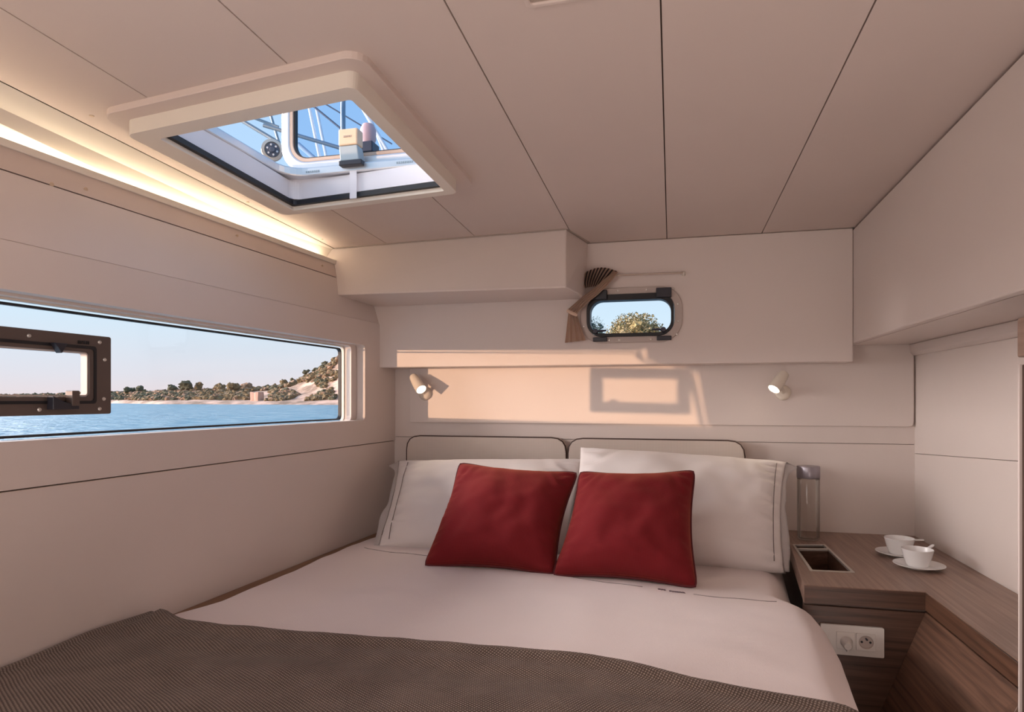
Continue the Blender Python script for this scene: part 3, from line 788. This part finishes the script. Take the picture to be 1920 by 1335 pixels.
# ---------------------------------------------------------------- bedside counter
ct = thing('bedside_counter', (.56, 2.0, -1.35), 'L-shaped walnut bedside counter running along the right wall', 'counter')
def xe(y): return .3197+.097*(y-1.735)
TRAY = [(.3655, 1.884), (.4715, 1.889), (.4715, 2.226), (.3745, 2.202)]
OUT = [(xe(1.738), 1.738), (.593, 1.743), (.597, 1.302), (.799, 1.302), (.799, 2.449), (xe(2.449), 2.449)]
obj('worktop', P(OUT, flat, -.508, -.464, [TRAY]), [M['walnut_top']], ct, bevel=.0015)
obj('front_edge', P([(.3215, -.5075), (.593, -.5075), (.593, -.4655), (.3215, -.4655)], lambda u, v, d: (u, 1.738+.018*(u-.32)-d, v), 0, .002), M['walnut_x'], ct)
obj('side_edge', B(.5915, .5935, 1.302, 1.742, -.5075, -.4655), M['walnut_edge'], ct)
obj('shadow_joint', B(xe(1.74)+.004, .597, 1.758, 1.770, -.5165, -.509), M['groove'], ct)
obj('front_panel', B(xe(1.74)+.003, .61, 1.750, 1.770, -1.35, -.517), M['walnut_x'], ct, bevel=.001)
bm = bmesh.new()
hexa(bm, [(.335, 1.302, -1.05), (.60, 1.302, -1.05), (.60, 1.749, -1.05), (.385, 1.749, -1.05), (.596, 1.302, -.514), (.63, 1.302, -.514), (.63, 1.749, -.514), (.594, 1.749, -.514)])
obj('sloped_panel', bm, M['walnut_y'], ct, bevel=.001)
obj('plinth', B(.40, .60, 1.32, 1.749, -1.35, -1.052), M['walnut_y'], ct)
# sunken tray with metal rim
tl = Vector((.3745, 2.202)); trr = Vector((.4715, 2.226)); br = Vector((.4715, 1.889)); bl = Vector((.3655, 1.884))
def tq(u, v, d):
    p = (bl*(1-u)+br*u)*(1-v)+(tl*(1-u)+trr*u)*v
    return (p.x, p.y, -.464-d)
trim = obj('tray_rim', P(rrect(-.03, 1.03, -.012, 1.012, .02, 2), tq, -.0022, .004, [rrect(.045, .955, .018, .80, .02, 2), rrect(.045, .955, .845, .985, .02, 2)]), M['steel'], ct, bevel=.0006)
obj('tray_walls', P(rrect(.005, .995, .002, .998, .02, 2), tq, .0045, .070, [rrect(.05, .95, .022, .795, .02, 2), rrect(.05, .95, .85, .98, .02, 2)]), M['walnut_x'], ct)
obj('tray_bottom', P(rrect(.005, .995, .002, .998, .02, 2), tq, .0705, .078), M['ledge'], ct)

# socket plate
sk = thing('wall_socket', (.44, 1.749, -.6), 'white double plate with power socket and knob on the counter front', 'socket')
SF = lambda u, v, d: (u, 1.750-d, v)
obj('plate', P(rrect(.360, .5028, -.6318, -.5590, .003, 2), SF, .0005, .009), M['socket'], sk, bevel=.0015)
obj('insert', P(rrect(.440, .4825, -.6165, -.5745, .002, 2), SF, .0092, .0125, [[(.462+.0165*math.cos(a*math.pi/12), -.5955+.0165*math.sin(a*math.pi/12)) for a in range(24)]]), M['socket'], sk, bevel=.0008)
well = obj('well', LA([(0, .0002), (.0163, .0002), (.0163, .0030), (.0150, .0030), (.0140, .0008), (0, .0008)], (.462, 1.7408, -.5955), (0, -1, 0), 24), M['plate'], sk, smooth=40)  # darker plate colour paints the shade inside the recess
for x, z in ((.4525, -.5955), (.4715, -.5955)):
    obj('pin_hole', LA([(0, .0008), (.0028, .0008), (.0028, .0016), (0, .0016)], (x, 1.7408, z), (0, -1, 0), 12), M['black'], sk)
obj('earth_pin', LA([(0, 0), (.0022, 0), (.0022, .009), (0, .0105)], (.462, 1.740, -.587), (0, -1, 0), 10), M['blackmetal'], sk, smooth=40)
obj('switch_insert', P(rrect(.3955, .438, -.6165, -.5745, .002, 2), SF, .0092, .0112), M['socket'], sk, bevel=.0008)
obj('knob', LA([(0, .026), (.008, .026), (.0105, .022), (.0125, .006), (.014, 0), (0, 0)], (.4180, 1.7385, -.5985), (-.1, -1, -.1), 24), M['socket'], sk, smooth=45)
obj('knob_foot', B(.4165, .4235, 1.728, 1.7386, -.620, -.610), M['socket'], sk, bevel=.001)

# ---------------------------------------------------------------- bottle, cups, saucers
bt = thing('glass_bottle', (.432, 2.245, -.464), 'clear glass water bottle with grey cap beside the pillow', 'bottle')
bx, by, bz = .4365, 2.2915, -.464
obj('body', LA([(0, .001), (.030, .001), (.0345, .007), (.0345, .200), (.0325, .204), (.0312, .204), (.0330, .199), (.0330, .012), (.029, .008), (0, .009)], (bx, by, bz), n=36), M['bottle'], bt, smooth=40)
obj('cap', LA([(0, .2045), (.0345, .2045), (.0358, .207), (.0358, .240), (.0345, .2435), (0, .2445)], (bx, by, bz), n=36), M['cap'], bt, smooth=40, label='grey metal screw cap')
obj('neck_ring', LA([(.0328, .2), (.0348, .2005), (.0348, .2042), (.0328, .2042)], (bx, by, bz), n=36, closed=True), M['bottle'], bt, smooth=40)
def saucer(x, y, R, label):
    o = obj('saucer', LA([(0, .0005), (R*.50, .0005), (R*.56, .003), (R*.97, .0105), (R, .0125), (R*.985, .0135), (R*.60, .0068), (R*.45, .0048), (R*.40, .006), (0, .0055)], (x, y, -.464), n=40), M['porcelain'], None, smooth=50, origin=(x, y, -.464))
    return fin(o, label, 'saucer', 'white saucers')
def cup(x, y, R, H, ang, tilt, label):
    z0 = -.464+.0062
    root = thing('cup', (x, y, z0), label, 'cup', 'white coffee cups')
    obj('bowl', LA([(0, .0), (R*.62, .0), (R*.66, .002), (R*.70, .006), (R*.86, H*.55), (R*.97, H*.92), (R, H), (R*.965, H+.001), (R*.93, H*.92), (R*.82, H*.55), (R*.62, .007), (0, .006)], (x, y, z0), n=40), M['porcelain'], root, smooth=50)
    d = Vector((math.cos(ang), math.sin(ang), 0)); s = Vector((-d.y, d.x, 0))
    c = Vector((x, y, z0+H-.005))
    bm = bmesh.new()
    L = [(R*.94, .016), (R*1.25, .010), (R*1.62, .009), (R*1.72, .006)]
    ring = []
    for r_, w_ in L:
        z_ = Vector((0, 0, (r_-R)*tilt))
        ring.append([bm.verts.new(c+d*r_+s*w_*k/2+z_+Vector((0, 0, h))) for k, h in ((-1, -.002), (1, -.002), (1, .002), (-1, .002))])
    for a, b_ in zip(ring, ring[1:]):
        for k in range(4): bm.faces.new([a[k], a[(k+1) % 4], b_[(k+1) % 4], b_[k]])
    bm.faces.new(ring[0][::-1]); bm.faces.new(ring[-1])
    obj('handle', bm, M['porcelain'], root, bevel=.0012)
    bm = LA([(0, H*.70), (R*.86, H*.70), (R*.86, H*.715), (0, H*.715)], (x, y, z0), n=30)
saucer(.655, 2.125, .065, 'white saucer farther back on the counter, near the corner')
cup(.655, 2.130, .0405, .046, math.radians(10), 0, 'white coffee cup farther back, near the wall corner')
saucer(.658, 1.982, .063, 'white saucer nearer the front edge of the counter')
cup(.655, 1.985, .0395, .046, math.radians(38), .35, 'white coffee cup nearer the front edge, handle to the wall')

# ---------------------------------------------------------------- outside: rigging over the hatch
def line(name, a, c, r, m, label, cat, e0=1.2, e1=1.2, group=None):
    a, c = Vector(a), Vector(c); d = (c-a)
    root = obj(name, T([a-d*e0, c+d*e1], r, 8), m, None, smooth=60, origin=tuple(a))
    return fin(root, label, cat, group)
line('strut', (-1.6932, 2.2594, 1.1288), (-1.5562, 2.2933, 1.0441), .008, M['rail'], 'grey metal strut ending at the winch wheel above the hatch', 'strut', 3, .15)
line('strut', (-1.6973, 2.3614, 1.1764), (-1.5977, 2.3861, 1.1387), .006, M['rail'], 'thin grey metal strut above the winch strut', 'strut', 3, 0)
line('strut', (-1.6584, 2.4226, 1.2067), (-1.6273, 2.4302, 1.100), .006, M['rail'], 'short steep grey strut left of the hatch lid', 'strut', 3, .5)
line('strut', (-1.4818, 2.3117, 1.0683), (-1.29, 2.3592, 1.0098), .008, M['rail'], 'grey metal strut crossing behind the hatch lid', 'strut', .6, 1.5)
line('strut', (-1.6309, 2.5839, 1.1466), (-1.5611, 2.6012, 1.0836), .010, mat('pale_rail', (.40, .52, .66), .4), 'pale blue strut low behind the hatch lid', 'strut', 0, 2)
line('rope', (-2.1773, 3.5818, 1.7862), (-2.1171, 3.5967, 1.4884), .010, M['rope'], 'white rigging rope nearer the hull side, seen through the lid', 'rope', 4, 1.5)
line('rope', (-2.1351, 3.5923, 1.7862), (-2.093, 3.6027, 1.569), .010, M['rope'], 'white rigging rope second from the hull side, seen through the lid', 'rope', 5, 2)
line('rope', (-1.564, 3.1155, 1.5024), (-1.4514, 3.1434, 1.302), .010, M['rope'], 'white rope farthest right in the hatch opening', 'rope', 4, .8)
line('rope', (-1.5384, 3.1218, 1.4708), (-1.4719, 3.1383, 1.302), .008, M['rope'], 'thinner white rope beside the rightmost rope in the hatch', 'rope', 4, .8)
line('wire', (-1.9162, 3.2344, 1.6131), (-1.797, 3.2639, 1.5126), .006, M['wire'], 'dark wire running down to the grey mast pole', 'wire', 4, .1)
line('wire', (-1.8403, 3.2532, 1.6243), (-1.6777, 3.2934, 1.5238), .004, M['wire'], 'fine dark wire crossing in front of the mast pole', 'wire', 4, 1)
line('pole', (-1.4839, 2.7233, 1.3676), (-1.4839, 2.7233, 1.2233), .012, M['rail'], 'upright grey pole above the latch in the hatch', 'pole', 6, 3)
wn = thing('winch_wheel', (-1.57, 2.29, .996), 'dark round winch wheel beside the open hatch lid', 'winch')
ax = Vector((1.57, -2.29, -.6)).normalized()
c = Vector((-1.560, 2.287, 1.0))
obj('drum', LA([(0, -.02), (.038, -.02), (.042, -.012), (.034, -.006), (.034, .012), (.041, .018), (.041, .024), (.030, .026), (.028, .018), (0, .018)], c, ax, 28), M['steel'], wn, smooth=40)
obj('hub', LA([(0, .018), (.027, .018), (.027, .022), (.012, .024), (.009, .034), (0, .035)], c, ax, 24), M['wire'], wn, smooth=40)
for k in range(6):
    a = k*math.pi/3; s1 = ax.orthogonal().normalized(); s2 = ax.cross(s1)
    obj('bolt', LA([(0, .022), (.004, .022), (.004, .027), (0, .028)], c+(s1*math.cos(a)+s2*math.sin(a))*.019, ax, 10), M['rope'], wn)
ft = thing('deck_fitting', (-1.3, 2.55, 1.0), 'small pink and dark deck fitting behind the latch', 'deck fitting')
def at3(u, v, r_): return None
fc = Vector((-1.265, 2.54, 1.135))
obj('body', LA([(0, -.04), (.028, -.04), (.034, -.02), (.034, .02), (.024, .042), (0, .045)], fc, (0, 0, 1), 18), M['pinkfit'], ft, smooth=50)
obj('foot', B(fc.x-.036, fc.x+.036, fc.y-.036, fc.y+.036, fc.z-.085, fc.z-.041), M['blackmetal'], ft, bevel=.004)
obj('post', T([(fc.x, fc.y, fc.z-.085), (fc.x, fc.y, .50)], .012, 8), M['rail'], ft, smooth=60)
obj('rail', T([(fc.x-.08, fc.y-.02, fc.z-.088), (fc.x+.25, fc.y+.06, fc.z-.088)], .010, 8), M['rail'], ft, smooth=60)

# ---------------------------------------------------------------- outside: sea and shore
SEA = -1.25
m, t, b = new_mat('sea_water')
b.inputs['Base Color'].default_value = (.20, .44, .58, 1); b.inputs['Roughness'].default_value = .3; b.inputs['Specular IOR Level'].default_value = .1
tcn = t.nodes.new('ShaderNodeTexCoord'); mp = t.nodes.new('ShaderNodeMapping'); mp.inputs['Scale'].default_value = (.5, 1.3, 1); mp.inputs['Rotation'].default_value = (0, 0, -.75)
t.links.new(tcn.outputs['Object'], mp.inputs[0])
n1 = t.nodes.new('ShaderNodeTexNoise'); n1.inputs['Scale'].default_value = 1.3; n1.inputs['Detail'].default_value = 6; n1.inputs['Roughness'].default_value = .62
t.links.new(mp.outputs[0], n1.inputs['Vector'])
rw = t.nodes.new('ShaderNodeValToRGB'); rw.color_ramp.elements[0].position = .38; rw.color_ramp.elements[0].color = (.07, .24, .36, 1)  # light and dark wave facets painted into the water colour
rw.color_ramp.elements[1].position = .66; rw.color_ramp.elements[1].color = (.36, .50, .55, 1)
t.links.new(n1.outputs['Fac'], rw.inputs[0]); t.links.new(rw.outputs[0], b.inputs['Base Color'])
bn = t.nodes.new('ShaderNodeBump'); bn.inputs['Strength'].default_value = 1; bn.inputs['Distance'].default_value = .5
t.links.new(n1.outputs['Fac'], bn.inputs['Height']); t.links.new(bn.outputs[0], b.inputs['Normal'])
bm = bmesh.new(); vs = [bm.verts.new(p) for p in ((-3000, -300, SEA), (2000, -300, SEA), (2000, 3000, SEA), (-3000, 3000, SEA))]; bm.faces.new(vs)
o = obj('sea', bm, m); fin(o, 'rippled pale blue sea outside the hull window', kind='structure')

def pol(th, r_, z): a = math.radians(th); return (r_*math.sin(a), r_*math.cos(a), z)
RS = [(-70, 330), (-52, 300), (-46, 220), (-42.5, 175), (-38, 160), (-34, 150), (-29, 140), (-20, 110), (-7, 60), (0, 42), (15, 42), (40, 60)]
RH = [(-70, .8), (-52, 1.0), (-46, 1.5), (-42.5, 1.5), (-40.7, 2.0), (-38, 2.0), (-36, 2.3), (-34, 2.8), (-32.2, 4.4), (-30.5, 7.2), (-29, 10.2), (-25, 16), (-18, 13), (-7, 2.2), (0, 2.2), (15, 2.5), (40, 2)]
WD = 38
def terr(th, s):                             # s 0 at the water's edge, 1 on the ridge, to 1.6 behind it
    h = lerp(RH, th); r0 = lerp(RS, th)
    if s < .12: z = SEA-.1+(SEA+.0-SEA+.75)*s/.12
    elif s <= 1:
        f = (s-.12)/.88; f = f*f*(3-2*f)*.75+f*.25
        z = (SEA+.65)+(h-SEA-.65)*f
    else: z = h-(s-1)*2.0
    z += (.18+.05*max(0, h))*nz(th*.9, s*5, 2)*min(1, max(0, (s-.12)*4))+.04*max(0, h)*nz(th*3, s*14, 8)*min(1, max(0, (s-.12)*4))
    return pol(th, r0+WD*s, z)
bm = bmesh.new(); G = []
ths = np.linspace(-66, 30, 230); ss = np.linspace(0, 1.6, 34)
for th in ths: G.append([bm.verts.new(terr(th, s)) for s in ss])
for i in range(len(ths)-1):
    for j in range(len(ss)-1): bm.faces.new([G[i][j], G[i+1][j], G[i+1][j+1], G[i][j+1]])
m, t, b = new_mat('sandy_cliff')
tcn = t.nodes.new('ShaderNodeTexCoord'); n1 = t.nodes.new('ShaderNodeTexNoise'); n1.inputs['Scale'].default_value = .16; n1.inputs['Detail'].default_value = 8; n1.inputs['Roughness'].default_value = .7
t.links.new(tcn.outputs['Object'], n1.inputs['Vector'])
r = t.nodes.new('ShaderNodeValToRGB'); e = r.color_ramp.elements
e[0].position = .42; e[0].color = (.20, .13, .085, 1); e[1].position = .60; e[1].color = (.66, .43, .33, 1)
t.links.new(n1.outputs['Fac'], r.inputs[0]); t.links.new(r.outputs[0], b.inputs['Base Color']); b.inputs['Roughness'].default_value = .95
o = obj('hill', bm, m, smooth=180, origin=pol(-30, 150, SEA)); fin(o, 'sandy cliff and beach rising to scrubby hills', kind='structure')
# far hazy hills on the horizon
bm = bmesh.new(); G = []
for k in range(121):
    th = -68+k*.28
    h = 3.0+4.5*max(0, nz(th*.35, 3))+3*abs(nz(th*.9, 7))
    G.append([bm.verts.new(pol(th, 900, SEA-1)), bm.verts.new(pol(th, 915, SEA+h)), bm.verts.new(pol(th, 960, SEA-1))])
for a, c in zip(G, G[1:]):
    for k in range(2): bm.faces.new([a[k], c[k], c[k+1], a[k+1]])
o = obj('far_hills', bm, mat('hazy_hills', (.30, .34, .46), 1), smooth=180, origin=pol(-50, 900, SEA)); fin(o, 'low hazy blue hills on the horizon', kind='structure')

# scrub: uncountable low bushes on the slopes, one object
def ico(sub=2):
    bm = bmesh.new(); bmesh.ops.create_icosphere(bm, subdivisions=sub, radius=1); bm.verts.ensure_lookup_table(); bm.verts.index_update()
    v = np.array([x.co[:] for x in bm.verts]); f = np.array([[q.index for q in x.verts] for x in bm.faces]); bm.free(); return v, f
iv, if_ = ico(2)
def lumps(name, items, mats, parent=None, origin=(0, 0, 0), shape=.25):
    VV, FF, MI = [], [], []; k = 0
    for (c, r_, fz, mi) in items:
        rr = 1+shape*np.random.randn(len(iv), 1)
        VV.append(iv*rr*np.array([r_, r_, r_*fz])+np.array(c)-np.array(origin)); FF.append(if_+k); k += len(iv); MI += [mi]*len(if_)
    V_ = np.vstack(VV); F_ = np.vstack(FF)
    me = bpy.data.meshes.new(name); me.from_pydata(V_.tolist(), [], F_.tolist())
    for x in mats: me.materials.append(x)
    me.polygons.foreach_set('material_index', MI); me.update()
    o = bpy.data.objects.new(name, me); COL.objects.link(o); WL[o] = Vector(origin)
    if parent: o.parent = parent
    else: o.location = origin
    return o
LEAF = [mat('scrub_olive', (.165, .115, .055), .95), mat('scrub_green', (.080, .080, .045), .95), mat('scrub_tan', (.30, .185, .115), .95)]
items = []
for k in range(5200):
    th = random.uniform(-58, -22); s = random.uniform(.2, 1.15); h = lerp(RH, th)
    bare = nz(th*.55, s*3.2, 11)+.35*nz(th*2, s*9, 4)
    if th > -36 and bare < .04 and s < .86: continue
    if th <= -36 and s < .30: continue
    r_ = random.uniform(.35, .9)*(1 if th > -36 else 1.05)*(1.2 if s > .8 else 1)
    p = terr(th, s); items.append(((p[0], p[1], p[2]+r_*.25), r_, .75, random.choice((0, 0, 0, 1, 2) if th > -40 else (0, 1, 1, 2))))
o = lumps('scrub', items, LEAF, None, pol(-35, 160, 0)); fin(o, 'low olive scrub covering the slopes above the beach', 'scrub', kind='stuff')
def shore_tree(th, s, H, W, label, mi):
    p = Vector(terr(th, s)); root = thing('tree', p, label, 'tree', 'trees on the shore ridge')
    obj('trunk', T([p+Vector((0, 0, -.3)), p+Vector((.05, 0, H*.6))], [W*.06, W*.03], 7), M['walnut_z'], root)
    its = []
    for k in range(9):
        a = random.uniform(0, 6.28); q = random.uniform(0, W*.32)
        its.append(((p.x+q*math.cos(a), p.y+q*math.sin(a), p.z+H*random.uniform(.45, .85)), W*random.uniform(.2, .3), .8, mi))
    lumps('crown', its, LEAF, root, p)
for th, s, H, W, mi, lb in (
    (-44.6, .8, 2.2, 3.2, 1, 'dark low tree just beyond the bronze vent frame'), (-43.9, .9, 2.3, 3.0, 1, 'second dark tree along from the bronze vent frame'),
    (-41.6, .9, 2.6, 3.2, 1, 'first dark tree of the tall shore clump'), (-40.6, .8, 3.4, 3.8, 1, 'tallest dark tree in the middle of the shore clump'),
    (-39.8, .85, 2.9, 3.2, 0, 'olive tree ending the tall shore clump'), (-38.3, .9, 2.2, 3.4, 0, 'broad rounded olive tree past the tall shore clump'),
    (-37.3, .8, 2.2, 3.6, 0, 'second rounded olive tree past the tall shore clump'), (-36.2, .95, 2.0, 3.0, 2, 'tan rounded tree just before the pink rock'),
    (-33.4, 1.0, 1.9, 2.4, 0, 'olive tree where the cliff begins to rise'), (-32.6, 1.0, 1.6, 2.0, 1, 'small dark tree on the rising cliff top'),
    (-31.6, 1.0, 2.3, 1.6, 1, 'slim pine standing up from the cliff top'), (-30.9, 1.0, 2.2, 1.8, 1, 'second pine higher up the cliff top'),
    (-30.1, 1.0, 2.0, 2.0, 1, 'topmost dark tree near the window end')):
    shore_tree(th, s, H, W, lb, mi)
p = Vector(pol(-35.5, 163, SEA)); rk = thing('rock', p, 'pale pink block of rock standing on the beach', 'rock')
bm = bmesh.new(); box(bm, p.x-1.1, p.x+1.1, p.y-1.0, p.y+1.0, p.z, p.z+2.75); bmesh.ops.subdivide_edges(bm, edges=bm.edges[:], cuts=3, use_grid_fill=True)
for v in bm.verts: v.co += Vector((nz(*v.co*.9), nz(v.co.y*.9, v.co.x), nz(v.co.z, v.co.x)))*.3
obj('block', bm, mat('pink_rock', (.58, .36, .28), .95), rk)

# trees seen through the porthole
def leaf_tree(th, r_, zc_, W, Hh, label, cols, n=9000):
    g = terr(th, 0.5); p = Vector(pol(th, r_, zc_)); base = Vector((p.x, p.y, .2))
    root = thing('tree', base, label, 'tree')
    obj('trunk', T([base, p+Vector((0, 0, -Hh*.1))], [W*.05, W*.03], 9), M['walnut_z'], root, smooth=60)
    its = []
    for k in range(60):
        v = Vector((random.gauss(0, 1), random.gauss(0, 1), random.gauss(0, 1))).normalized()*random.uniform(.35, .86)
        its.append(((p.x+v.x*W/2, p.y+v.y*W/2, p.z+v.z*Hh/2), W*random.uniform(.06, .11), .8, random.randrange(len(cols))))
    lumps('crown', its, cols, root, base)
    VV, FF, MI = [], [], []
    for k in range(n):
        v = Vector((random.gauss(0, 1), random.gauss(0, 1), random.gauss(0, 1))).normalized()*random.uniform(.6, 1.03)
        v *= 1+.16*nz(v.x*3+th, v.y*3, v.z*3)
        c_ = Vector((p.x+v.x*W/2, p.y+v.y*W/2, p.z+v.z*Hh/2))
        a = Vector((random.gauss(0, 1), random.gauss(0, 1), random.gauss(0, 1))).normalized(); b_ = a.orthogonal().normalized()
        s = random.uniform(.035, .075)*W/4; i = len(VV)
        VV += [c_+a*s-base, c_+b_*s-base, c_-a*s-base, c_-b_*s-base]; FF.append((i, i+1, i+2, i+3)); MI.append(random.randrange(len(cols)))
    me = bpy.data.meshes.new('leaves'); me.from_pydata([tuple(v) for v in VV], [], FF)
    for x in cols: me.materials.append(x)
    me.polygons.foreach_set('material_index', MI); me.update()
    o = bpy.data.objects.new('leaves', me); COL.objects.link(o); o.parent = root; o['kind'] = 'stuff'; WL[o] = base
SUNLIT = [mat('leaf_olive', (.30, .23, .10), .9), mat('leaf_gold', (.42, .32, .17), .9), mat('leaf_green', (.14, .13, .05), .9)]
DARK = [mat('leaf_dark', (.035, .06, .055), .9), mat('leaf_teal', (.06, .10, .10), .9)]
leaf_tree(-3.1, 56, 5.0, 5.2, 4.6, 'rounded golden olive tree seen through the porthole', SUNLIT)
leaf_tree(-6.75, 70, 6.3, 2.9, 5.2, 'dark narrow tree at the edge of the porthole', DARK, 3500)

# ---------------------------------------------------------------- lift everything from eye-relative to floor-relative height
for o in list(COL.objects):
    if o.parent is None and o.type in {'MESH', 'EMPTY'}: o.location.z += EZ
